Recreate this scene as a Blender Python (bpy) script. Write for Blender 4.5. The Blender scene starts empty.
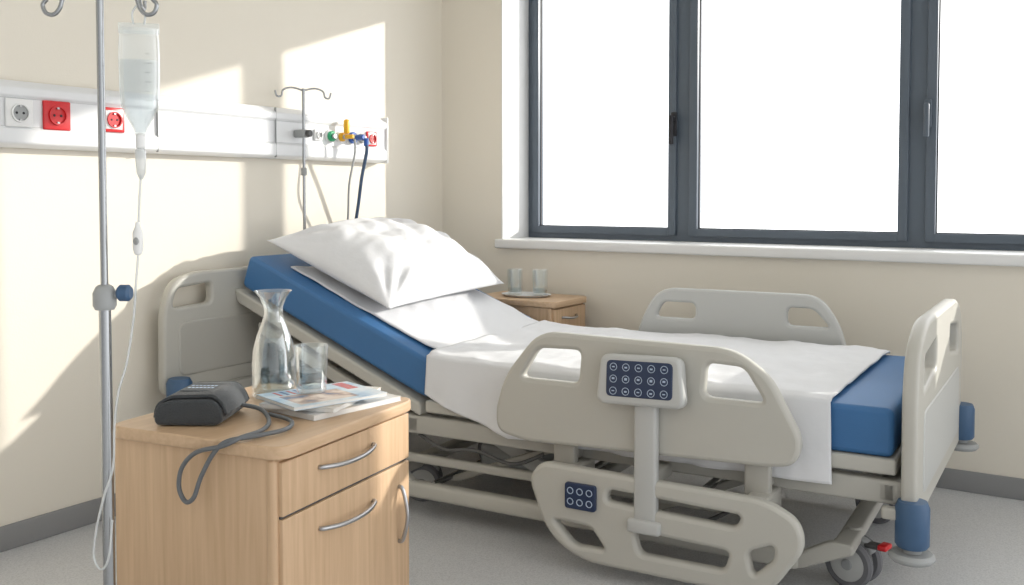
import bpy, bmesh, math, random
from mathutils import Vector, Matrix, noise
random.seed(3)
K=0.8   # plan units -> metres
COL=bpy.context.scene.collection
# ------------------------------------------------------------------ materials
def newmat(n):
    m=bpy.data.materials.new(n); m.use_nodes=True
    return m,m.node_tree.nodes,m.node_tree.links,m.node_tree.nodes["Principled BSDF"]
def plain(n,c,rough=.5,metal=0,bump=0,bscale=60,spec=.5,coat=0,var=0,sheen=0):
    m,N,L,b=newmat(n)
    b.inputs["Base Color"].default_value=(*c,1); b.inputs["Roughness"].default_value=rough
    b.inputs["Metallic"].default_value=metal; b.inputs["Specular IOR Level"].default_value=spec
    b.inputs["Coat Weight"].default_value=coat
    b.inputs["Sheen Weight"].default_value=sheen
    tc=N.new("ShaderNodeTexCoord")
    if bump:
        nz=N.new("ShaderNodeTexNoise"); nz.inputs["Scale"].default_value=bscale; nz.inputs["Detail"].default_value=4
        bp=N.new("ShaderNodeBump"); bp.inputs["Strength"].default_value=bump; bp.inputs["Distance"].default_value=.01
        L.new(tc.outputs["Object"],nz.inputs["Vector"]); L.new(nz.outputs["Fac"],bp.inputs["Height"]); L.new(bp.outputs[0],b.inputs["Normal"])
    if var:
        n2=N.new("ShaderNodeTexNoise"); n2.inputs["Scale"].default_value=3; L.new(tc.outputs["Object"],n2.inputs["Vector"])
        cr=N.new("ShaderNodeValToRGB"); cr.color_ramp.elements[0].position=.3; cr.color_ramp.elements[1].position=.7
        cr.color_ramp.elements[0].color=(*[x*(1-var) for x in c],1); cr.color_ramp.elements[1].color=(*c,1)
        L.new(n2.outputs["Fac"],cr.inputs[0]); L.new(cr.outputs[0],b.inputs["Base Color"])
    return m
def wood(n,c1,c2,axis='Z'):
    m,N,L,b=newmat(n)
    tc=N.new("ShaderNodeTexCoord"); mp=N.new("ShaderNodeMapping")
    s={'Z':(30,30,1.6),'X':(1.6,30,30),'Y':(30,1.6,30)}[axis]; mp.inputs["Scale"].default_value=s
    nz=N.new("ShaderNodeTexNoise"); nz.inputs["Scale"].default_value=2.2; nz.inputs["Detail"].default_value=6; nz.inputs["Distortion"].default_value=.4
    cr=N.new("ShaderNodeValToRGB"); cr.color_ramp.elements[0].position=.3; cr.color_ramp.elements[1].position=.72
    cr.color_ramp.elements[0].color=(*c2,1); cr.color_ramp.elements[1].color=(*c1,1)
    L.new(tc.outputs["Object"],mp.inputs[0]); L.new(mp.outputs[0],nz.inputs["Vector"]); L.new(nz.outputs["Fac"],cr.inputs[0]); L.new(cr.outputs[0],b.inputs["Base Color"])
    b.inputs["Roughness"].default_value=.42
    return m
def glassy(n,tint=(.96,.98,.98),lo=.05,hi=.75,body=None,bodyfac=0,pw=.35):
    m,N,L,b=newmat(n); N.remove(b); out=N["Material Output"]
    tr=N.new("ShaderNodeBsdfTransparent"); tr.inputs[0].default_value=(*tint,1)
    gl=N.new("ShaderNodeBsdfGlossy"); gl.inputs["Roughness"].default_value=.03; gl.inputs[0].default_value=(1,1,1,1)
    lw=N.new("ShaderNodeLayerWeight"); lw.inputs[0].default_value=pw
    mr=N.new("ShaderNodeMapRange"); mr.inputs["To Min"].default_value=lo; mr.inputs["To Max"].default_value=hi
    L.new(lw.outputs["Facing"],mr.inputs[0])
    mx=N.new("ShaderNodeMixShader"); L.new(mr.outputs[0],mx.inputs[0]); L.new(tr.outputs[0],mx.inputs[1]); L.new(gl.outputs[0],mx.inputs[2])
    last=mx
    if body:
        tl=N.new("ShaderNodeBsdfDiffuse"); tl.inputs[0].default_value=(*body,1)
        m2=N.new("ShaderNodeMixShader"); m2.inputs[0].default_value=bodyfac; L.new(mx.outputs[0],m2.inputs[1]); L.new(tl.outputs[0],m2.inputs[2]); last=m2
    L.new(last.outputs[0],out.inputs[0]); return m
M_wall=plain("wall_paint_cream",(.80,.75,.655),.85,bump=.05,bscale=180,spec=.2)
M_ceil=plain("ceiling_white",(.85,.84,.80),.9)
M_white=plain("white_lacquer",(.80,.80,.79),.35)
M_rail=plain("trunking_white",(.76,.77,.78),.35)
M_frame=plain("window_frame_anthracite",(.095,.120,.150),.4)
M_gasket=plain("gasket_black",(.02,.02,.025),.6)
M_plastic=plain("bed_plastic_greige",(.50,.487,.44),.42,bump=.03,bscale=250)
M_plastic2=plain("bed_plastic_light",(.51,.515,.50),.4)
M_steelp=plain("bed_frame_painted_steel",(.45,.437,.395),.4)
M_dark=plain("mechanism_dark",(.08,.08,.08),.5)
M_blue=plain("mattress_blue_vinyl",(.045,.165,.38),.5,bump=.08,bscale=300,var=.1)
M_bump=plain("bumper_blue",(.05,.11,.21),.45)
M_navy=plain("keypad_navy",(.018,.035,.085),.35)
M_btn=plain("keypad_icon",(.45,.55,.68),.5)
M_chrome=plain("chrome",(.36,.37,.38),.25,metal=1)
M_steel=plain("brushed_steel",(.45,.45,.46),.32,metal=1)
M_lin=plain("linen_white",(.76,.767,.785),.85,bump=.35,bscale=12,sheen=.05,spec=.2)
M_red=plain("socket_red",(.62,.015,.02),.35)
M_green=plain("valve_green",(.02,.35,.15),.4)
M_yel=plain("valve_yellow",(.85,.45,.01),.4)
M_bl2=plain("valve_blue",(.02,.10,.40),.4)
M_hose=plain("hose_blue_grey",(.05,.09,.16),.5)
M_tyre=plain("caster_tyre_grey",(.16,.16,.17),.6)
M_grey=plain("grey_plastic",(.35,.36,.36),.45)
M_cuff=plain("cuff_fabric_charcoal",(.04,.045,.05),.75,bump=.4,bscale=220,sheen=.2)
M_tube=plain("cuff_tube_grey",(.13,.14,.15),.5)
M_base=plain("baseboard_grey_vinyl",(.27,.27,.27),.6)
M_wood=wood("beech_laminate_vertical",(.64,.445,.28),(.52,.345,.205),'Z')
M_woodT=wood("beech_laminate_top",(.64,.45,.29),(.54,.365,.22),'Y')
M_glass=glassy("clear_glass",lo=.06,hi=.85)
M_water=glassy("water",tint=(.84,.91,.95),lo=.04,hi=.4)
M_pane=glassy("window_pane_glass",tint=(.99,.99,.99),lo=.02,hi=.25,pw=.2)
M_bag=glassy("iv_bag_film",tint=(.95,.97,.97),lo=.06,hi=.7,body=(.85,.87,.88),bodyfac=.16)
M_bagf=glassy("iv_fluid",tint=(.88,.905,.92),lo=.05,hi=.45,body=(.75,.77,.78),bodyfac=.12)
M_ivt=glassy("iv_tube",tint=(.9,.92,.93),lo=.1,hi=.7,body=(.75,.77,.77),bodyfac=.45)
# floor
M_floor,N,L,b=newmat("floor_vinyl_speckled")
tc=N.new("ShaderNodeTexCoord"); nz=N.new("ShaderNodeTexNoise"); nz.inputs["Scale"].default_value=220; nz.inputs["Detail"].default_value=2
cr=N.new("ShaderNodeValToRGB"); cr.color_ramp.elements[0].position=.36; cr.color_ramp.elements[1].position=.58
cr.color_ramp.elements[0].color=(.50,.505,.515,1); cr.color_ramp.elements[1].color=(.62,.625,.635,1)
L.new(tc.outputs["Object"],nz.inputs["Vector"]); L.new(nz.outputs["Fac"],cr.inputs[0]); L.new(cr.outputs[0],b.inputs["Base Color"]); b.inputs["Roughness"].default_value=.30
def magmat(n,c1,c2,c3,sc):
    m,N,L,b=newmat(n); tc=N.new("ShaderNodeTexCoord"); v=N.new("ShaderNodeTexNoise"); v.inputs["Scale"].default_value=sc; v.inputs["Detail"].default_value=5
    cr=N.new("ShaderNodeValToRGB"); e=cr.color_ramp.elements; e[0].position=.35; e[0].color=(*c1,1); e[1].position=.5; e[1].color=(*c2,1); x=e.new(.62); x.color=(*c3,1)
    L.new(tc.outputs["Object"],v.inputs["Vector"]); L.new(v.outputs["Fac"],cr.inputs[0]); L.new(cr.outputs[0],b.inputs["Base Color"])
    b.inputs["Roughness"].default_value=.4; return m
M_mag1=magmat("magazine_cover_sky",(.25,.40,.56),(.52,.62,.70),(.72,.74,.74),9)
M_mag2=magmat("magazine_cover_pale",(.56,.58,.60),(.68,.68,.67),(.64,.57,.48),7)
M_magp=magmat("magazine_photo",(.06,.12,.22),(.42,.30,.24),(.66,.56,.48),22)
M_ink=plain("print_red",(.50,.06,.05),.4); M_ink2=plain("print_blue",(.04,.12,.30),.4)
M_paper=plain("paper",(.74,.73,.70),.7)
# ------------------------------------------------------------------ mesh helpers
I4=Matrix.Identity(4)
def empty(n):
    o=bpy.data.objects.new(n,None); COL.objects.link(o); return o
def addmesh(name,me,mat,par,M=I4,smooth=False):
    me.transform(Matrix.Scale(K,4)@M)
    if M.determinant()<0: me.flip_normals()
    me.materials.clear()
    me.materials.append(mat)
    o=bpy.data.objects.new(name,me); COL.objects.link(o)
    if par: o.parent=par
    if smooth:
        for p in me.polygons: p.use_smooth=True
        me.set_sharp_from_angle(angle=math.radians(40))
    return o
def box(name,lo,hi,mat,par=None,M=I4,bev=0,seg=3):
    bm=bmesh.new(); bmesh.ops.create_cube(bm,size=1)
    c=[(a+b)/2 for a,b in zip(lo,hi)]; s=[abs(b-a) for a,b in zip(lo,hi)]
    for v in bm.verts: v.co=Vector((v.co.x*s[0]+c[0],v.co.y*s[1]+c[1],v.co.z*s[2]+c[2]))
    if bev: bmesh.ops.bevel(bm,geom=bm.edges[:],offset=min(bev,min(s)*.49),segments=seg,affect='EDGES',profile=.5)
    me=bpy.data.meshes.new(name); bm.to_mesh(me); bm.free()
    return addmesh(name,me,mat,par,M,smooth=bool(bev))
def rnd(pts,r,n=6):
    out=[]; m=len(pts)
    for i in range(m):
        p0,p1,p2=Vector(pts[i-1][:2]),Vector(pts[i][:2]),Vector(pts[(i+1)%m][:2])
        rr=pts[i][2] if len(pts[i])>2 else r
        a=(p0-p1); b=(p2-p1); la,lb=a.length,b.length
        d=min(rr,la*.48,lb*.48); A=p1+a/la*d; B=p1+b/lb*d
        for k in range(n+1):
            t=k/n; out.append(A*(1-t)**2+p1*2*t*(1-t)+B*t*t)
    return out
def curve2mesh(cu):
    o=bpy.data.objects.new("tmp",cu); COL.objects.link(o)
    dg=bpy.context.evaluated_depsgraph_get(); dg.update()
    me=bpy.data.meshes.new_from_object(o.evaluated_get(dg)); bpy.data.objects.remove(o); return me
# panel: outline given in local (x,y), extruded along local z (centre 0)
def panel(name,outline,holes,thick,mat,par,M,bev=.01,r=.05,hr=.03):
    cu=bpy.data.curves.new(name,'CURVE'); cu.dimensions='2D'; cu.fill_mode='BOTH'
    for k,pl in enumerate([outline]+list(holes)):
        pts=rnd(pl,r if k==0 else hr)
        sp=cu.splines.new('POLY'); sp.points.add(len(pts)-1); sp.use_cyclic_u=True
        for q,pt in zip(sp.points,pts): q.co=(pt.x,pt.y,0,1)
    cu.extrude=max(thick/2-bev,0); cu.bevel_depth=bev; cu.bevel_resolution=2; cu.offset=-bev
    me=curve2mesh(cu); me.name=name
    return addmesh(name,me,mat,par,M,smooth=True)
XZ=Matrix(((1,0,0,0),(0,0,-1,0),(0,1,0,0),(0,0,0,1)))   # local(x,y,z)->(x,-z,y)
YZ=Matrix(((0,0,1,0),(1,0,0,0),(0,1,0,0),(0,0,0,1)))    # local(x,y,z)->(z,x,y)
def T(x,y,z): return Matrix.Translation((x,y,z))
def smoothpts(pts,n=8):
    P=[Vector(p) for p in pts]; out=[]
    for i in range(len(P)-1):
        p0=P[max(i-1,0)];p1=P[i];p2=P[i+1];p3=P[min(i+2,len(P)-1)]
        for k in range(n):
            t=k/n; out.append(.5*((2*p1)+(p2-p0)*t+(2*p0-5*p1+4*p2-p3)*t*t+(3*p1-p0-3*p2+p3)*t**3))
    out.append(P[-1]); return out
def tube(name,pts,r,mat,par,M=I4,sm=True,res=3):
    pts=smoothpts(pts) if sm else [Vector(p) for p in pts]
    cu=bpy.data.curves.new(name,'CURVE'); cu.dimensions='3D'; sp=cu.splines.new('POLY'); sp.points.add(len(pts)-1)
    for q,pt in zip(sp.points,pts): q.co=(*pt,1)
    cu.bevel_depth=r; cu.bevel_resolution=res; cu.use_fill_caps=True
    return addmesh(name,curve2mesh(cu),mat,par,M,smooth=True)
def lathe(name,prof,mat,par,M=I4,n=40,squash=(1,1)):
    bm=bmesh.new(); rings=[]
    for r,z in prof:
        if r<1e-5: rings.append([bm.verts.new((0,0,z))])
        else: rings.append([bm.verts.new((r*squash[0]*math.cos(2*math.pi*k/n),r*squash[1]*math.sin(2*math.pi*k/n),z)) for k in range(n)])
    for a,b in zip(rings,rings[1:]):
        if len(a)==1 and len(b)==1: continue
        for k in range(n):
            k2=(k+1)%n
            if len(a)==1: bm.faces.new((a[0],b[k],b[k2]))
            elif len(b)==1: bm.faces.new((a[k],a[k2],b[0]))
            else: bm.faces.new((a[k],a[k2],b[k2],b[k]))
    bmesh.ops.recalc_face_normals(bm,faces=bm.faces)
    me=bpy.data.meshes.new(name); bm.to_mesh(me); bm.free()
    return addmesh(name,me,mat,par,M,smooth=True)
def cyl(name,r,z0,z1,mat,par,M=I4,bev=.004,n=32):
    b=min(bev,r*.4,(z1-z0)*.4)
    return lathe(name,[(0,z0),(r-b,z0),(r,z0+b),(r,z1-b),(r-b,z1),(0,z1)],mat,par,M,n)
def grid(name,f,nu,nv,mat,par=None,M=I4,solid=0):
    bm=bmesh.new(); vs=[[bm.verts.new(f(i/nu,j/nv)) for j in range(nv+1)] for i in range(nu+1)]
    for i in range(nu):
        for j in range(nv): bm.faces.new((vs[i][j],vs[i+1][j],vs[i+1][j+1],vs[i][j+1]))
    bmesh.ops.recalc_face_normals(bm,faces=bm.faces)
    if solid: bmesh.ops.solidify(bm,geom=bm.faces[:],thickness=solid)
    me=bpy.data.meshes.new(name); bm.to_mesh(me); bm.free()
    o=addmesh(name,me,mat,par,M); 
    for p in o.data.polygons: p.use_smooth=True
    return o
# ------------------------------------------------------------------ room
X1=6.2; Y0=-7.6; ZC=3.15
box("floor",(0,Y0,-.1),(X1,0,0),M_floor)
box("ceiling",(-.2,Y0,ZC),(X1,.42,ZC+.1),M_ceil)
box("wall_left",(-.2,Y0,0),(0,.0,ZC),M_wall)
WL,WR,WB,WT=.457,4.55,1.13,2.83
wb=empty("wall_window_side")
box("wall_below",(-.2,0,0),(X1,.42,WB-.05),M_wall,wb)
box("wall_above",(-.2,0,WT),(X1,.42,ZC),M_wall,wb)
box("wall_pier_left",(-.2,0,WB-.05),(WL,.42,WT),M_wall,wb)
box("wall_pier_right",(WR,0,WB-.05),(X1,.42,WT),M_wall,wb)
tr=empty("trim_1")
box("sill",(WL-.03,-.045,WB-.055),(WR+.03,.31,WB),M_white,tr,bev=.01)
box("reveal_left",(WL-.003,-.002,WB),(WL+.006,.3,WT),M_white,tr)
box("reveal_right",(WR-.006,-.002,WB),(WR+.003,.3,WT),M_white,tr)
box("reveal_top",(WL,-.002,WT-.006),(WR,.3,WT+.003),M_white,tr)
box("baseboard_left",(0,Y0,0),(.012,-.012,.10),M_base,bev=.004)
box("baseboard_window_side",(0,-.012,0),(X1,0,.10),M_base,bev=.004)
# windows
def window(name,x0,x1):
    w=empty(name); y0,y1=.28,.37; f=.055; s=.06
    z0,z1=WB,WT
    box("frame_bottom",(x0+f,y0+.02,z0),(x1-f,y1,z0+f*.8),M_frame,w); box("frame_top",(x0+f,y0+.02,z1-f),(x1-f,y1,z1),M_frame,w)
    box("frame_left",(x0,y0+.02,z0),(x0+f,y1,z1),M_frame,w); box("frame_right",(x1-f,y0+.02,z0),(x1,y1,z1),M_frame,w)
    a,b,c,d=x0+f*.75,x1-f*.75,z0+f*.6,z1-f*.75
    sb=a+s*.8
    box("sash_bottom",(sb,y0,c),(b-s*.8,y1-.02,c+s*.7),M_frame,w); box("sash_top",(sb,y0,d-s),(b-s*.8,y1-.02,d),M_frame,w)
    box("sash_left",(a,y0,c),(sb,y1-.02,d),M_frame,w,bev=.003); box("sash_right",(b-s*.8,y0,c),(b,y1-.02,d),M_frame,w,bev=.003)
    box("gasket_l",(sb-.001,y0+.03,c+s*.7),(sb+.005,y0+.042,d-s),M_gasket,w); box("gasket_b",(sb+.005,y0+.03,c+s*.7-.001),(b-s*.8-.005,y0+.042,c+s*.7+.005),M_gasket,w)
    box("gasket_r",(b-s*.8-.005,y0+.03,c+s*.7),(b-s*.8+.001,y0+.042,d-s),M_gasket,w)
    box("pane",(a+.03,y0+.035,c+.03),(b-.03,y0+.040,d-.03),M_pane,w)
window("window_1",WL,1.52)
window("window_2",1.52,2.79)
window("window_3",2.79,WR)
for i,(hx,mm) in enumerate([(1.47,M_gasket),(2.84,M_steel)]):
    h=empty("window_handle"); y0=.28
    box("rose",(hx-.018,y0-.014,1.74),(hx+.018,y0,1.88),M_frame if i else mm,h,bev=.006)
    box("neck",(hx-.011,y0-.055,1.83),(hx+.011,y0-.01,1.853),M_frame if i else mm,h,bev=.004)
    box("lever",(hx-.013,y0-.06,1.69),(hx+.013,y0-.038,1.86),M_frame if i else mm,h,bev=.008)
# ------------------------------------------------------------------ wall trunking
tk=empty("medical_wall_rail"); YL,YR=-4.6,-.645
panel("body",[(0,1.585),(.055,1.585),(.085,1.60),(.085,1.655),(.075,1.665),(.075,1.775),(.085,1.785),(.085,1.815),(.05,1.845),(0,1.845)],[],YR-YL,M_rail,tk,T(0,(YL+YR)/2,0)@XZ,bev=.003,r=.008)
box("end_cap",(0,YR,1.583),(.088,YR+.012,1.847),M_white,tk,bev=.004)
for i,zz in enumerate((1.664,1.776)): box("groove_%d"%i,(.0745,YL,zz-.002),(.0765,YR,zz+.002),M_grey,tk)
for i,yy in enumerate((-2.2,-1.5)): box("joint_%d"%i,(.07,yy-.0008,1.59),(.0857,yy+.0008,1.84),M_grey,tk)
Rx=Matrix.Rotation(math.radians(90),4,'Y')
def socket(name,y,kind,s=.05,z=1.717):
    e=empty(name)
    xb=.0755
    box("plate",(xb,y-s,z-s),(xb+.012,y+s,z+s),M_red if kind!='white' else M_white,e,bev=.005)
    if kind=='frame': box("inner",(xb+.01,y-s*.76,z-s*.76),(xb+.0135,y+s*.76,z+s*.76),M_white,e,bev=.002)
    q=T(xb+.012,y,z)@Rx
    lathe("ring",[(.0,.001),(s*.56,.001),(s*.56,.009),(s*.66,.009),(s*.66,.0),(0,0)],M_white if kind=='white' else M_red,e,q)
    if kind!='red': lathe("well",[(0,.002),(s*.55,.002),(s*.55,.003)],M_grey if kind=='white' else M_red,e,q)
    for d in (-1,1): cyl("pin_%d"%d,s*.09,.001,.004,M_gasket,e,T(xb+.012,y+d*s*.25,z)@Rx)
    for d in (-1,1): box("earth_%d"%d,(xb+.012,y-s*.08,z+d*s*.5-.004),(xb+.02,y+s*.08,z+d*s*.5+.004),M_steel,e)
socket("power_socket",-2.83,'white',.055); socket("power_socket",-2.675,'red',.058); socket("power_socket",-2.42,'frame',.052)
socket("power_socket",-.775,'frame',.042); socket("power_socket",-1.20,'white',.03)
def gas(name,y,mat,s=.032,plug=None):
    e=empty(name); q=T(.0755,y,1.715)@Rx
    cyl("plate",s*1.25,0,.01,M_white,e,q); cyl("collar",s,.01,.03,mat,e,q); cyl("core",s*.55,.03,.045,M_steel,e,q)
    if plug: cyl("plug",s*.5,.045,.10,plug,e,q); 
    return e
gas("gas_outlet",-1.11,M_green,.028); g=gas("gas_outlet",-1.03,M_yel,.024,M_yel)
box("flow_knob",(.11,-1.043,1.73),(.14,-1.012,1.81),M_yel,g,bev=.012); gas("gas_outlet",-.945,M_bl2,.032,M_bl2); gas("gas_outlet",-.87,M_grey,.028)
h=empty("oxygen_hose"); tube("hose",[(.190,-.945,1.700),(.195,-.945,1.64),(.15,-.935,1.5),(.11,-.92,1.35),(.07,-.91,1.2),(.04,-.92,1.0),(.03,-.95,.85)],.0095,M_hose,h); cyl("coupling",.013,.0,.045,M_bl2,h,T(.192,-.945,1.665))
h=empty("suction_hose"); tube("hose",[(.185,-1.03,1.70),(.185,-1.03,1.62),(.17,-1.06,1.45),(.12,-1.02,1.25),(.06,-1.01,1.05),(.03,-1.03,.85)],.006,M_grey,h)
# wall IV hook
wh=empty("wall_iv_pole"); yy=-1.35; xx=.125
tube("pole",[(xx,yy,.75),(xx,yy,1.945)],.008,M_chrome,wh,sm=False); 
for d in (-1,1):
    tube("hook_%d"%d,[(xx,yy,1.935),(xx+.03*d,yy+.05*d,1.948),(xx+.05*d,yy+.09*d,1.935),(xx+.055*d,yy+.10*d,1.905),(xx+.065*d,yy+.12*d,1.902),(xx+.07*d,yy+.128*d,1.93)],.005,M_chrome,wh)
box("clamp",(.075,yy-.025,1.695),(.15,yy+.025,1.735),M_grey,wh,bev=.008); cyl("knob",.018,0,.025,M_dark,wh,T(.15,yy,1.715)@Rx)
cyl("collar",.015,1.50,1.54,M_grey,wh,T(xx,yy,0)); box("bracket",(0,yy-.02,.80),(.13,yy+.02,.83),M_steel,wh,bev=.005)
# ------------------------------------------------------------------ IV stand
iv=empty("iv_stand"); PX,PY=1.638,-3.535
R2=Vector((.842,.540,0)); P0=Vector((PX,PY,0))
def rp(s,z,dz=0): return P0+R2*s+Vector((0,0,z))+Vector((-.54,.842,0))*dz
tube("pole_lower",[rp(0,.10),rp(0,1.155)],.0140,M_chrome,iv,sm=False,res=5); tube("pole_upper",[rp(0,1.1),rp(0,1.905)],.0088,M_chrome,iv,sm=False,res=5)
lathe("clamp",[(0,1.125),(.022,1.125),(.027,1.135),(.027,1.165),(.02,1.18),(.013,1.185),(0,1.185)],M_grey,iv,T(PX,PY,0))
tube("clamp_bolt",[rp(.02,1.16),rp(.04,1.16)],.008,M_grey,iv,sm=False)
kn=Matrix.Translation(rp(.048,1.165))@Matrix.Rotation(math.atan2(.54,.842),4,'Z')@Matrix.Rotation(math.radians(90),4,'Y')
cyl("knob",.020,-.016,.016,M_bump,iv,kn,bev=.006)
for d in (-1,1):
    tube("hook_%d"%d,[rp(0,1.875),rp(.03*d,1.897),rp(.080*d,1.878),rp(.095*d,1.843),rp(.110*d,1.828),rp(.128*d,1.832),rp(.135*d,1.851),rp(.125*d,1.864)],.0052,M_chrome,iv)
    tube("hookb_%d"%d,[rp(0,1.90),rp(.02*d,1.93,.04*d),rp(.05*d,1.905,.10*d),rp(.05*d,1.875,.12*d),rp(.05*d,1.868,.145*d),rp(.05*d,1.89,.15*d)],.0048,M_chrome,iv)
cyl("hub",.035,.09,.16,M_grey,iv,T(PX,PY,0))
for k in range(5):
    a=math.radians(72*k+200); dx,dy=math.cos(a),math.sin(a); L5=.235
    tube("leg_%d"%k,[(PX,PY,.12),(PX+dx*.12,PY+dy*.12,.105),(PX+dx*L5,PY+dy*L5,.075)],.013,M_chrome,iv)
    w=T(PX+dx*L5,PY+dy*L5,.03)@Matrix.Rotation(a,4,'Z')@Matrix.Rotation(math.radians(90),4,'X')
    cyl("wheel_%d"%k,.03,-.011,.011,M_tyre,iv,w); box("fork_%d"%k,(PX+dx*L5-.012,PY+dy*L5-.012,.045),(PX+dx*L5+.012,PY+dy*L5+.012,.08),M_grey,iv,bev=.004)
# bag
bgE=empty("iv_fluid_bag"); bs=.092
BM=Matrix.Translation(rp(bs,-.018))@Matrix.Rotation(math.atan2(.54,.842)+.25,4,'Z')
prof=[(.0,1.560),(.012,1.562),(.016,1.575),(.030,1.60),(.043,1.63),(.046,1.68),(.047,1.74),(.046,1.78),(.044,1.800),(.045,1.812)]
lathe("film",prof,M_bag,bgE,BM,squash=(1,.55)); lathe("fluid",[(0,1.566),(.011,1.568),(.014,1.578),(.027,1.602),(.040,1.632),(.043,1.68),(.0435,1.738),(0,1.738)],M_bagf,bgE,BM,squash=(1,.52))
box("top_seal",(-.046,-.003,1.80),(.046,.003,1.826),M_bag,bgE,BM,bev=.002)
for i in range(6): box("scale_mark_%d"%i,(.016,-.0262,1.64+i*.022),(.026 if i%2 else .030,-.0252,1.641+i*.022),M_grey,bgE,BM)
tube("hanger",[(-.012,0,1.822),(-.014,0,1.85),(0,0,1.868),(.014,0,1.85),(.012,0,1.822)],.0025,M_ivt,bgE,BM)
cyl("port",.011,1.528,1.565,M_white,bgE,BM); lathe("drip_chamber",[(0,1.455),(.004,1.456),(.010,1.47),(.0125,1.50),(.0125,1.525),(.005,1.532),(0,1.532)],M_ivt,bgE,BM)
tube("line_upper",[rp(bs,1.45),rp(.088,1.40),rp(.084,1.33)],.0028,M_ivt,bgE)
lathe("roller_clamp",[(0,1.255),(.008,1.258),(.012,1.27),(.012,1.31),(.006,1.325),(.005,1.335),(0,1.335)],M_white,bgE,Matrix.Translation(rp(.082,0)))
cyl("roller",.009,-.004,.004,M_grey,bgE,Matrix.Translation(rp(.082,1.29,-.012))@Matrix.Rotation(math.radians(90),4,'X'))
tube("line_lower",[rp(.082,1.257),rp(.076,1.19),rp(.068,1.10),rp(.055,1.0,-.01),rp(.038,.93,-.02),rp(.027,.85,-.02),rp(.022,.75,-.02),rp(.0,.68,-.02),rp(-.02,.6,-.02),rp(-.028,.53,-.02),rp(-.01,.50,-.02),rp(.01,.53,-.025),rp(.018,.62,-.02)],.0028,M_ivt,bgE)
# ------------------------------------------------------------------ bedside cabinet
def cabinet(MC,W,D,H):
    c=empty("bedside_cabinet"); o=.015
    panel("top",[(-W,0,.06),(0,0,.06),(0,D,.06),(-W,D,.06)],[],.035,M_woodT,c,MC@T(0,0,H-.0175),bev=.006)
    box("carcass",(-W+o,o,.06),(-o-.02,D-o,H-.035),M_wood,c,MC,bev=.004)
    box("plinth",(-W+.05,.05,0.02),(-.06,D-.05,.065),M_dark,c,MC)
    for i,(a,b) in enumerate([(-W+.07,.07),(-.09,.07),(-W+.07,D-.07),(-.09,D-.07)]): cyl("foot_%d"%i,.02,0,.03,M_dark,c,MC@T(a,b,0))
    box("corner_post_near",(-.062,o-.004,.06),(-o-.016,o+.03,H-.036),M_wood,c,MC,bev=.012)
    zd=H-.185
    x0=-o-.022
    box("drawer_front",(x0,o+.012,zd),(x0+.02,D-o-.006,H-.045),M_wood,c,MC,bev=.003)
    box("door_front",(x0,o+.012,.075),(x0+.02,D-o-.006,zd-.008),M_wood,c,MC,bev=.003)
    box("shadow_gap",(x0+.001,o+.014,zd-.007),(x0+.012,D-o-.008,zd-.001),M_dark,c,MC)
    def arc(n,y0,y1,z):
        tube(n,[(x0+.02,y0,z),(x0+.034,y0+.01,z),(x0+.05,(y0*3+y1)/4,z-.004),(x0+.056,(y0+y1)/2,z-.005),(x0+.05,(y0+y1*3)/4,z-.004),(x0+.034,y1-.01,z),(x0+.02,y1,z)],.0065,M_steel,c,MC)
    arc("drawer_handle",D*.27,D*.66,H-.095); arc("door_handle",D*.27,D*.66,H-.262)
    yv=D*.875
    tube("side_pull",[(x0+.02,yv,H-.43),(x0+.036,yv,H-.42),(x0+.052,yv,H-.345),(x0+.036,yv,H-.27),(x0+.02,yv,H-.26)],.0065,M_steel,c,MC)
    return c
MC=T(1.93,-3.25,0)@Matrix.Rotation(math.radians(8),4,'Z'); HC=.765
cabinet(MC,.60,.67,HC)
cabinet(T(1.10,-.46,0),.58,.40,.82)
# carafe
cf=empty("water_carafe"); q=MC@T(-.412,.490,HC+.001)
pr=[(0,0.001),(.058,.001),(.066,.008),(.068,.03),(.068,.10),(.064,.15),(.052,.195),(.036,.235),(.028,.262),(.030,.285),(.042,.315),(.058,.335)]
lathe("glass",pr+[(.056,.335),(.040,.315),(.0275,.285),(.0255,.262),(.033,.235),(.049,.195),(.061,.15),(.065,.10),(.065,.03),(.06,.012),(0,.010)],M_glass,cf,q)
lathe("water",[(0,.012),(.059,.014),(.064,.03),(.064,.10),(.0605,.148),(.0525,.178),(0,.178)],M_water,cf,q)
def tumbler(q,r=.048,h=.14,water=.5):
    g=empty("drinking_glass")
    lathe("glass",[(0,.001),(r*.86,.001),(r*.9,.006),(r,h),(r-.002,h+.001),(r-.004,h),(r*.86,.014),(0,.012)],M_glass,g,q)
    if water: lathe("water",[(0,.0145),(r*.84,.016),(r*.845,h*water),(0,h*water)],M_water,g,q)
# magazines
def mag(name,a,b,w,d,z,t,rot,mat,pr=0):
    e=empty(name); q=MC@T(a,b,z)@Matrix.Rotation(rot,4,'Z')
    box("pages",(-w/2,-d/2,.001),(w/2-.002,d/2-.001,t-.001),M_paper,e,q)
    box("cover",(-w/2,-d/2,t-.0015),(w/2,d/2,t),mat,e,q); box("back",(-w/2,-d/2,0),(w/2,d/2,.0015),mat,e,q)
    if pr:
        for i in range(6): box("masthead_%d"%i,(-w/2+.012+i*.017,d*.30,t),(-w/2+.024+i*.017,d*.42,t+.0004),M_ink if pr==1 else M_ink2,e,q)
        box("photo",(-w*.15,-d*.40,t),(w*.42,d*.22,t+.0003),M_magp,e,q)
        for i in range(4): box("line_%d"%i,(-w*.44,-d*.36+i*.022,t),(-w*.2,-d*.36+i*.022+.008,t+.0004),M_ink2 if i%2 else M_ink,e,q)
mag("magazine",-.18,.47,.25,.34,HC+.001,.016,math.radians(-14),M_mag2)
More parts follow.
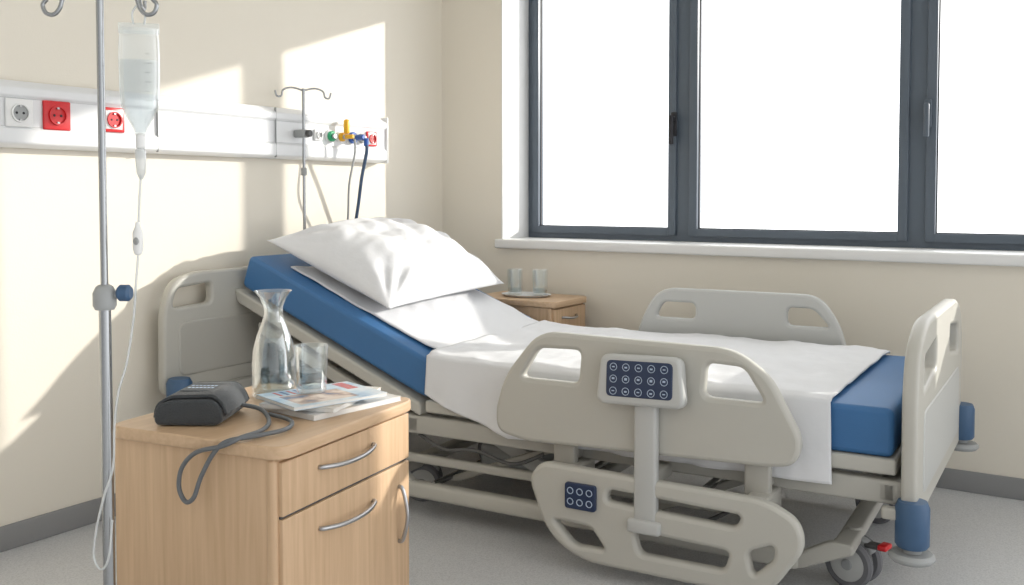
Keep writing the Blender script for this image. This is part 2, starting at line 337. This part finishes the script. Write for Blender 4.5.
mag("magazine",-.205,.46,.24,.32,HC+.018,.013,math.radians(8),M_mag2,2)
mag("magazine",-.185,.43,.23,.31,HC+.032,.011,math.radians(-24),M_mag1,1)
tumbler(MC@T(-.228,.435,HC+.0445),.050,.140,.45)
# cuff
cu_=empty("blood_pressure_cuff"); q=MC@T(-.415,.175,HC+.001)@Matrix.Rotation(math.radians(22),4,'Z')@Matrix.Diagonal((.74,.95,.95,1))
pr=[(-.12,.002),(.10,.002),(.125,.012),(.13,.035),(.118,.06),(.09,.078),(-.07,.075),(-.115,.062),(-.13,.04),(-.13,.015)]
def cuffs(nm,p,w,yc,mt): return panel(nm,[(x,y) for x,y in p],[],w,mt,cu_,q@T(0,yc,0)@XZ,bev=.008,r=.02)
cuffs("bladder_fold",pr,.22,0,M_cuff)
cuffs("flap",[(-.135,.022),(-.128,.018),(-.12,.055),(-.07,.080),(.09,.084),(.12,.064),(.138,.03),(.143,.036),(.127,.072),(.092,.093),(-.075,.088),(-.13,.062)],.205,.0,M_cuff)
box("label",(-.06,-.05,.0905),(.06,.06,.0925),plain("label_grey",(.07,.08,.09),.6),cu_,q)
for i in range(2):
    for j in range(7): box("print_%d_%d"%(i,j),(-.05+j*.015,-.012+i*.03,.0922),(-.04+j*.015,.000+i*.03,.0930),M_btn,cu_,q)
tube("air_tube",[(-.35,.24,.80),(-.27,.25,.79),(-.19,.19,.777),(-.14,.10,.776),(-.135,.01,.777),(-.17,-.018,.758),(-.25,-.025,.735),(-.30,-.025,.69),(-.312,-.025,.635),(-.29,-.025,.60),(-.262,-.025,.615),(-.24,-.022,.67),(-.20,-.02,.735),(-.16,-.012,.770),(-.11,.05,.776),(-.09,.14,.776),(-.14,.22,.776),(-.24,.255,.777)],.0062,M_tube,cu_,MC)
# cabinet 2 things
ty=empty("serving_tray"); lathe("dish",[(0,.001),(.13,.001),(.15,.012),(.153,.014),(.148,.014),(.128,.006),(0,.006)],M_rail,ty,T(.80,-.27,.82),squash=(1,.75))
tumbler(T(.73,-.28,.828),.047,.145,.25); tumbler(T(.875,-.24,.828),.047,.145,.25)
# ------------------------------------------------------------------ bed
bed=empty("hospital_bed"); th=math.radians(3)
B=T(.2,-1.77,0)@Matrix.Rotation(th,4,'Z'); W=1.15
def side(name,o,h,t,v,mat,bev=.01,r=.05,hr=.03): return panel(name,o,h,t,mat,bed,B@T(0,v,0)@XZ,bev,r,hr)
def bb(name,lo,hi,mat,bev=.01): return box(name,lo,hi,mat,bed,B,bev)
side("mattress",[(-.02,1.115,.03),(1.03,.69,.08),(2.87,.695,.03),(2.87,.53,.03),(1.0,.53,.08),(-.075,.965,.03)],[],W,W/2,M_blue,bev=.018)
side("backrest_frame",[(-.11,.955),(.98,.512),(.98,.455),(-.09,.885)],[],W+.03,W/2,M_plastic,bev=.01,r=.02)
side("backrest_rail",[(.02,.80),(.62,.555),(.95,.43),(.95,.385),(.6,.50),(.02,.745)],[],.04,.03,M_steelp,bev=.008,r=.02)
bb("deck",(1.0,-.012,.475),(2.88,W+.012,.528),M_plastic)
for i,v in enumerate((.0,W-.06)):
    bb("side_beam_%d"%i,(.05,v,.375),(2.90,v+.06,.455),M_steelp)
for i,v in enumerate((.02,W-.08)):
    bb("base_tube_%d"%i,(.86,v,.085),(2.56,v+.06,.155),M_plastic,.018)
    bb("base_tube_upper_%d"%i,(.80,v+.02,.235),(2.3,v+.05,.275),M_steelp,.01)
for i,u in enumerate((.08,.9,2.0,2.82)): bb("cross_beam_%d"%i,(u,.0,.38),(u+.06,W,.45),M_steelp)
for i,u in enumerate((.76,1.5,2.67)): bb("base_cross_%d"%i,(u,.04,.16 if i!=1 else .10),(u+.07,W-.04,.205 if i!=1 else .15),M_steelp,.012)
for i,v in enumerate((.03,W-.07)):
    side("base_riser_f%d"%i,[(2.46,.09),(2.56,.09),(2.74,.17),(2.74,.205),(2.66,.205)],[],.04,v+.02,M_steelp,bev=.008,r=.02)
    side("base_riser_h%d"%i,[(.98,.09),(.88,.09),(.76,.17),(.76,.205),(.84,.205)],[],.04,v+.02,M_steelp,bev=.008,r=.02)
def bar(n,p,q_,r,m): tube(n,[p,q_],r,m,bed,B,sm=False)
for i,v in enumerate((.20,.95)):
    side("scissor_a_%d"%i,[(.95,.13),(1.03,.13),(1.75,.42),(1.67,.42)],[],.03,v,M_steelp,bev=.006,r=.02)
    side("scissor_b_%d"%i,[(1.85,.13),(1.93,.13),(2.55,.42),(2.47,.42)],[],.03,v,M_steelp,bev=.006,r=.02)
    side("lift_arm_%d"%i,[(.95,.43),(1.05,.44),(1.6,.20),(1.52,.15)],[],.03,v+.04,M_plastic2,bev=.006,r=.02)
bar("actuator_body",(1.15,.5,.30),(1.7,.5,.38),.035,M_dark); bar("actuator_rod",(1.7,.5,.38),(2.0,.5,.42),.015,M_chrome)
bar("actuator2_body",(1.9,.65,.22),(2.35,.65,.34),.035,M_grey)
bar("pivot_0",(1.56,.1,.19),(1.56,1.05,.19),.016,M_chrome); bar("pivot_1",(2.2,.1,.30),(2.2,1.05,.30),.016,M_chrome)
bar("pivot_2",(1.0,.05,.15),(1.0,1.1,.15),.014,M_chrome)
bb("motor_box",(1.05,.35,.17),(1.32,.62,.27),M_grey,.02)
tube("cable_0",[(.95,.02,.37),(1.1,-.01,.33),(1.25,-.01,.345),(1.42,.0,.31),(1.55,.03,.36)],.008,M_dark,bed,B)
tube("cable_1",[(1.9,.05,.30),(2.05,.0,.22),(2.2,.0,.20),(2.35,.05,.28)],.008,M_dark,bed,B)
# casters
def caster(i,u,v,ang,pedal):
    q=B@T(u,v,0)@Matrix.Rotation(ang,4,'Z')@Matrix.Scale(1.12,4); Rw=Matrix.Rotation(math.radians(90),4,'X')
    for j,y in enumerate((-.035,.035)):
        w=q@T(0,y,.078)@Rw
        lathe("tyre_%d_%d"%(i,j),[(.055,-.014),(.070,-.014),(.078,-.006),(.078,.006),(.070,.014),(.055,.014)],M_tyre,bed,w)
        lathe("hub_%d_%d"%(i,j),[(0,-.016),(.03,-.017),(.056,-.012),(.056,.012),(.03,.017),(0,.016)],M_plastic2,bed,w)
        cyl("cap_%d_%d"%(i,j),.018,-.021,.021,M_grey,bed,w)
    panel("fender_%d"%i,[(-.085,.085),(-.06,.14),(0,.165),(.05,.155),(.075,.12),(.03,.10),(.02,.07),(-.02,.07),(-.03,.10)],[],.034,M_grey,bed,q@XZ,bev=.006,r=.02)
    cyl("stem_%d"%i,.024,.14,.19,M_steelp,bed,q); 
    if pedal:
        box("pedal_%d"%i,(.04,-.02,.135),(.10,.02,.15),M_dark,bed,q,bev=.006); box("pedal_tip_%d"%i,(.085,-.025,.138),(.115,.025,.156),M_red,bed,q,bev=.006)
caster(0,.80,.26,.5,False); caster(1,.80,.92,.3,False); caster(2,2.71,.22,-.25,True); caster(3,2.68,.98,-.2,True)
# footboard
Uf=Matrix.Rotation(math.radians(-1.0),4,'Z')
FB=B@T(2.925,0,0)@Uf@YZ
panel("footboard",[(-.05,.33,.05),(-.06,.76,.10),(-.01,.90,.12),(.16,.975,.12),(1.02,.975,.12),(1.19,.90,.12),(1.235,.76,.1),(1.23,.33,.05)],
  [[(.07,.74),(.09,.86),(.40,.89),(.40,.78)],[(1.11,.74),(1.09,.86),(.78,.89),(.78,.78)]],.05,M_plastic,bed,FB,bev=.014)
panel("footboard_inset",[(.08,.40),(.08,.68),(1.10,.68),(1.10,.40)],[],.058,M_plastic2,bed,FB,bev=.006)
for i,(u,v,z) in enumerate(((2.935,-.035,.260),(2.975,1.215,.345))):
    lathe("bumper_%d"%i,[(0,z),(.046,z),(.053,z+.01),(.053,z+.13),(.045,z+.15),(0,z+.153)],M_bump,bed,B@T(u,v,0)); cyl("bumper_disc_%d"%i,.072,z-.045,z-.018,M_grey,bed,B@T(u,v,0),bev=.01); cyl("bumper_neck_%d"%i,.03,z-.02,z+.002,M_grey,bed,B@T(u,v,0))
    bb("bumper_arm_%d"%i,(2.84,v-.02,z+.08),(u,v+.02,z+.12),M_steelp)
# headboard
HB=B@T(-.125,0,0)@YZ
panel("headboard",[(-.44,.50,.06),(-.435,.90,.10),(-.38,1.02,.10),(-.25,1.05,.1),(1.15,1.05,.1),(1.27,1.02,.1),(1.32,.90,.1),(1.32,.50,.06)],
  [[(-.39,.895),(-.36,.98),(-.16,.995),(-.16,.90)],[(1.26,.895),(1.23,.98),(1.02,.995),(1.02,.90)]],.05,M_plastic,bed,HB,bev=.014)
panel("headboard_inset",[(-.36,.58),(-.36,.83),(1.24,.83),(1.24,.58)],[],.062,M_steelp,bed,HB,bev=.01)
bb("headboard_mount",(-.11,.1,.40),(.1,W-.1,.47),M_steelp)
bb("headboard_bumper_arm",(-.10,-.42,.455),(-.04,1.30,.52),M_steelp)
for i,v in enumerate((-.41,1.29)): lathe("head_bumper_%d"%i,[(0,.43),(.05,.43),(.056,.44),(.056,.57),(.045,.59),(0,.59)],M_bump,bed,B@T(-.04,v,0))
# near side rail
side("side_rail_near",[(1.43,.56,.1),(1.47,.70,.08),(1.62,.885,.08),(2.38,.875,.08),(2.50,.79,.05),(2.61,.585,.1),(2.585,.50,.05),(2.50,.485,.05),(1.56,.455,.05),(1.44,.48,.06)],
 [[(1.545,.70),(1.62,.82),(1.80,.825),(1.79,.70)],[(2.27,.70),(2.28,.82),(2.41,.815),(2.485,.70)]],.05,-.13,M_plastic,bev=.016)
side("side_rail_far",[(1.44,.56,.1),(1.47,.74,.08),(1.57,.935,.1),(2.37,.935,.1),(2.46,.80,.05),(2.53,.56,.08)],
 [[(1.56,.785),(1.60,.865),(1.77,.865),(1.77,.785)],[(2.22,.785),(2.22,.87),(2.34,.87),(2.42,.785)]],.045,1.235,M_plastic2,bev=.014)
for i,u in enumerate((1.60,2.42)):
    bb("far_rail_strut_%d"%i,(u,1.19,.40),(u+.06,1.22,.66),M_steelp)
for i,u in enumerate((1.66,2.40)):
    bb("near_rail_strut_%d"%i,(u,-.10,.36),(u+.09,-.06,.56),M_steelp)
    bb("near_rail_arm_%d"%i,(u+.01,-.09,.385),(u+.08,.02,.43),M_steelp)
bb("panel_arm",(2.03,-.200,.22),(2.115,-.158,.68),M_plastic2,.012)
bb("panel_arm_foot",(2.01,-.215,.20),(2.135,-.15,.25),M_plastic2,.012)
bb("panel_arm_link",(2.04,-.17,.36),(2.10,.02,.41),M_steelp)
CP=B@T(2.060,-.195,.748)@Matrix.Rotation(math.radians(-6),4,'X')@Matrix.Rotation(math.radians(-1.5),4,'Y')@XZ@Matrix.Diagonal((.97,.96,1,1))
panel("control_panel",[(-.17,-.075),(-.155,.09),(.155,.09),(.17,-.075),(.15,-.095),(-.15,-.095)],[],.055,M_plastic2,bed,CP,bev=.014,r=.035)
panel("keypad",[(-.128,-.065),(-.128,.068),(.128,.068),(.128,-.065)],[],.063,M_navy,bed,CP,bev=.004,r=.02)
for i in range(5):
    for j in range(3):
        cyl("key_%d_%d"%(i,j),.0125,.0315,.034,M_navy,bed,CP@T(-.098+i*.049,-.044+j*.044,0))
        lathe("key_ring_%d_%d"%(i,j),[(.0122,.0335),(.0122,.0348),(.0143,.0348),(.0143,.0335)],M_btn,bed,CP@T(-.098+i*.049,-.044+j*.044,0),n=20)
        box("key_icon_%d_%d"%(i,j),(-.005,-.002-.002*(i%2),.034),(.005,.002+.003*(j%2),.0352),M_btn,bed,CP@T(-.098+i*.049,-.044+j*.044,0))
# lower rail
side("lower_rail",[(1.60,.33,.05),(1.65,.40,.06),(2.50,.385,.06),(2.61,.33,.05),(2.63,.24,.08),(2.52,.075,.06),(2.30,.05,.06),(1.82,.05,.08),(1.68,.13,.08)],
 [[(1.705,.19),(1.86,.185),(1.92,.11),(1.79,.105)],[(1.92,.29),(1.93,.335),(2.42,.32),(2.40,.275)],[(2.03,.20),(2.38,.19),(2.36,.12),(2.05,.12)],[(2.44,.20),(2.53,.24),(2.53,.19),(2.46,.12)]],.05,-.17,M_plastic,bev=.016,hr=.025)
for i,u in enumerate((1.70,2.42)): bb("lower_rail_arm_%d"%i,(u,-.15,.30),(u+.08,.03,.38),M_steelp)
panel("lower_keypad",[(-.062,-.048),(-.062,.048),(.062,.048),(.062,-.048)],[],.02,M_navy,bed,B@T(1.825,-.20,.295)@XZ,bev=.004,r=.012)
for i in range(3):
    for j in range(2): lathe("lkey_%d_%d"%(i,j),[(.010,.010),(.010,.0115),(.013,.0115),(.013,.010)],M_btn,bed,B@T(1.787+i*.038,-.20,.275+j*.04)@XZ,n=16)
# ------------------------------------------------------------------ bedding
def topz(u):
    a=1.108+(.69-1.108)/(1.03+.02)*(u+.02)
    b=.697
    k=.03
    return .5*(a+b+math.sqrt((a-b)**2+k*k))
def nz3(x,y,z=0): return noise.noise(Vector((x,y,z)))
sh=empty("bed_sheet")
def under(s,t):
    u=.15+s*1.0; v=.10+(t)*(W-.10-.01); z=topz(u)+.014+.009*nz3(u*6,v*4,2)+.006*nz3(u*12+v*8,v*5,2)
    if t>.96: v=W+.02; z-=.05
    return (u,v,z)
grid("fitted_sheet",under,70,60,M_lin,sh,B,solid=.006)
def over(s,t):
    hangN=.285; hangF=.2; tot=hangN+W+hangF; d=t*tot
    u=1.02+s*1.65
    if d<hangN:
        k=hangN-d; q=k/hangN; f=nz3(u*7,0,5)*.02*q+.009*math.sin(u*23)*q+.006*nz3(u*20,q*2,5)*q
        low=.290*(.58+.42*min(1,(s/.25)))
        kk=k*low/.285
        v=-.024-f-.012*q; z=topz(u)+.016-kk
        return (u+.02*q*(s-.5),v,z)
    if d>hangN+W:
        k=d-hangN-W; v=W+.022+.01*nz3(u*7,3,1)*k; return (u,v,topz(u)+.016-k)
    v=d-hangN; e=min(v,W-v); dr=.016*max(0,1-e/.03)**2
    z=topz(u)+.024-dr+.011*nz3(u*3.5,v*3.5,1)+.009*nz3(u*7+v*5,v*3-u,7)+.004*nz3(u*18,v*8,3)
    uu=u+(.02*(v/W)*(s-.5)*2 if s>.5 else -.05*(v/W)*(1-s*2))
    v2=-.012+(v/W)*(W+.024)
    return (uu,v2,z)
grid("top_sheet",over,140,140,M_lin,sh,B,solid=.007)
# pillow
def pillow():
    nu,nv=80,96; bm=bmesh.new(); hu,hv,hh=.375,.555,.195
    def pt(s,t,sg):
        e=1-.08*(1-abs(t)**2)*(abs(s)**3); e2=1-.07*(1-abs(s)**2)*(abs(t)**3)
        x=s*hu*e; y=t*hv*e2
        prof=(max(0,1-abs(s)**2.3)*max(0,1-abs(t)**2.5))**.60
        z=sg*hh*prof
        wr=.020*nz3(x*8,y*4,3*sg)*prof+.018*nz3(x*5+y*9,y*3-x*4,9)*prof+.008*nz3(x*20,y*12,5)*prof
        r=math.hypot(abs(s)-1,abs(t)-1); a=math.atan2(1-abs(t),1-abs(s))
        wr+=.014*math.sin(a*13+2*s+3*t)*math.exp(-((r-.35)/.25)**2)*min(1,prof*1.6)
        if sg<0: z*=.42; wr*=.2
        return Vector((x,y,z+wr))
    for sg in (1,-1):
        vs=[[bm.verts.new(pt(-1+2*i/nu,-1+2*j/nv,sg)) for j in range(nv+1)] for i in range(nu+1)]
        for i in range(nu):
            for j in range(nv): bm.faces.new((vs[i][j],vs[i+1][j],vs[i+1][j+1],vs[i][j+1]))
    bmesh.ops.remove_doubles(bm,verts=bm.verts,dist=.0008); bmesh.ops.recalc_face_normals(bm,faces=bm.faces)
    me=bpy.data.meshes.new("pillow"); bm.to_mesh(me); bm.free()
    sl=math.atan2(.418,1.05)
    Mx=B@T(.385,.60,topz(.385)+.104)@Matrix.Rotation(sl+.02,4,'Y')@Matrix.Rotation(math.radians(3),4,'Z')
    o=addmesh("pillow",me,M_lin,None,Mx)
    for p in me.polygons: p.use_smooth=True
pillow()
# ------------------------------------------------------------------ recentre roots
for r in [o for o in COL.objects if o.parent is None]:
    ch=r.children; obs=ch if r.type=='EMPTY' else [r]
    if not obs: continue
    P=[v.co for o in obs for v in o.data.vertices]
    c=Vector(((min(p.x for p in P)+max(p.x for p in P))/2,(min(p.y for p in P)+max(p.y for p in P))/2,min(p.z for p in P)))
    for o in obs: o.data.transform(Matrix.Translation(-c))
    r.location=c
# ------------------------------------------------------------------ light
sd=bpy.data.lights.new("sun","SUN"); sd.energy=4.5; sd.angle=math.radians(1.0); sd.color=(1,.955,.88)
so=bpy.data.objects.new("sun",sd); COL.objects.link(so); so.location=(6,8,6)
so.rotation_euler=Vector((-1,-1.2,-.414)).to_track_quat('-Z','Y').to_euler()
w=bpy.data.worlds.new("World"); bpy.context.scene.world=w; w.use_nodes=True
N=w.node_tree.nodes; L=w.node_tree.links; bg=N["Background"]
tc=N.new("ShaderNodeTexCoord"); sx=N.new("ShaderNodeSeparateXYZ"); mr=N.new("ShaderNodeMapRange")
mr.inputs["From Min"].default_value=-1; mr.inputs["From Max"].default_value=.6; mr.inputs["To Min"].default_value=.58; mr.inputs["To Max"].default_value=2.8
L.new(tc.outputs["Generated"],sx.inputs[0]); L.new(sx.outputs["Y"],mr.inputs[0]); L.new(mr.outputs[0],bg.inputs["Strength"])
bg.inputs["Color"].default_value=(.97,.985,1,1)
sc=bpy.context.scene
sc.view_settings.view_transform='Standard'; sc.view_settings.look='None'
# ------------------------------------------------------------------ camera
head=math.atan2(618,962); p=math.atan(38/962)
cd=bpy.data.cameras.new("camera"); co=bpy.data.objects.new("camera",cd); COL.objects.link(co)
co.location=Vector((3.705,-4.943,1.4))*K; cd.sensor_width=36; cd.lens=962/1024*36; cd.shift_y=-59.5/1024; cd.clip_start=.05
co.rotation_euler=(math.pi/2-p,0,head); sc.camera=co
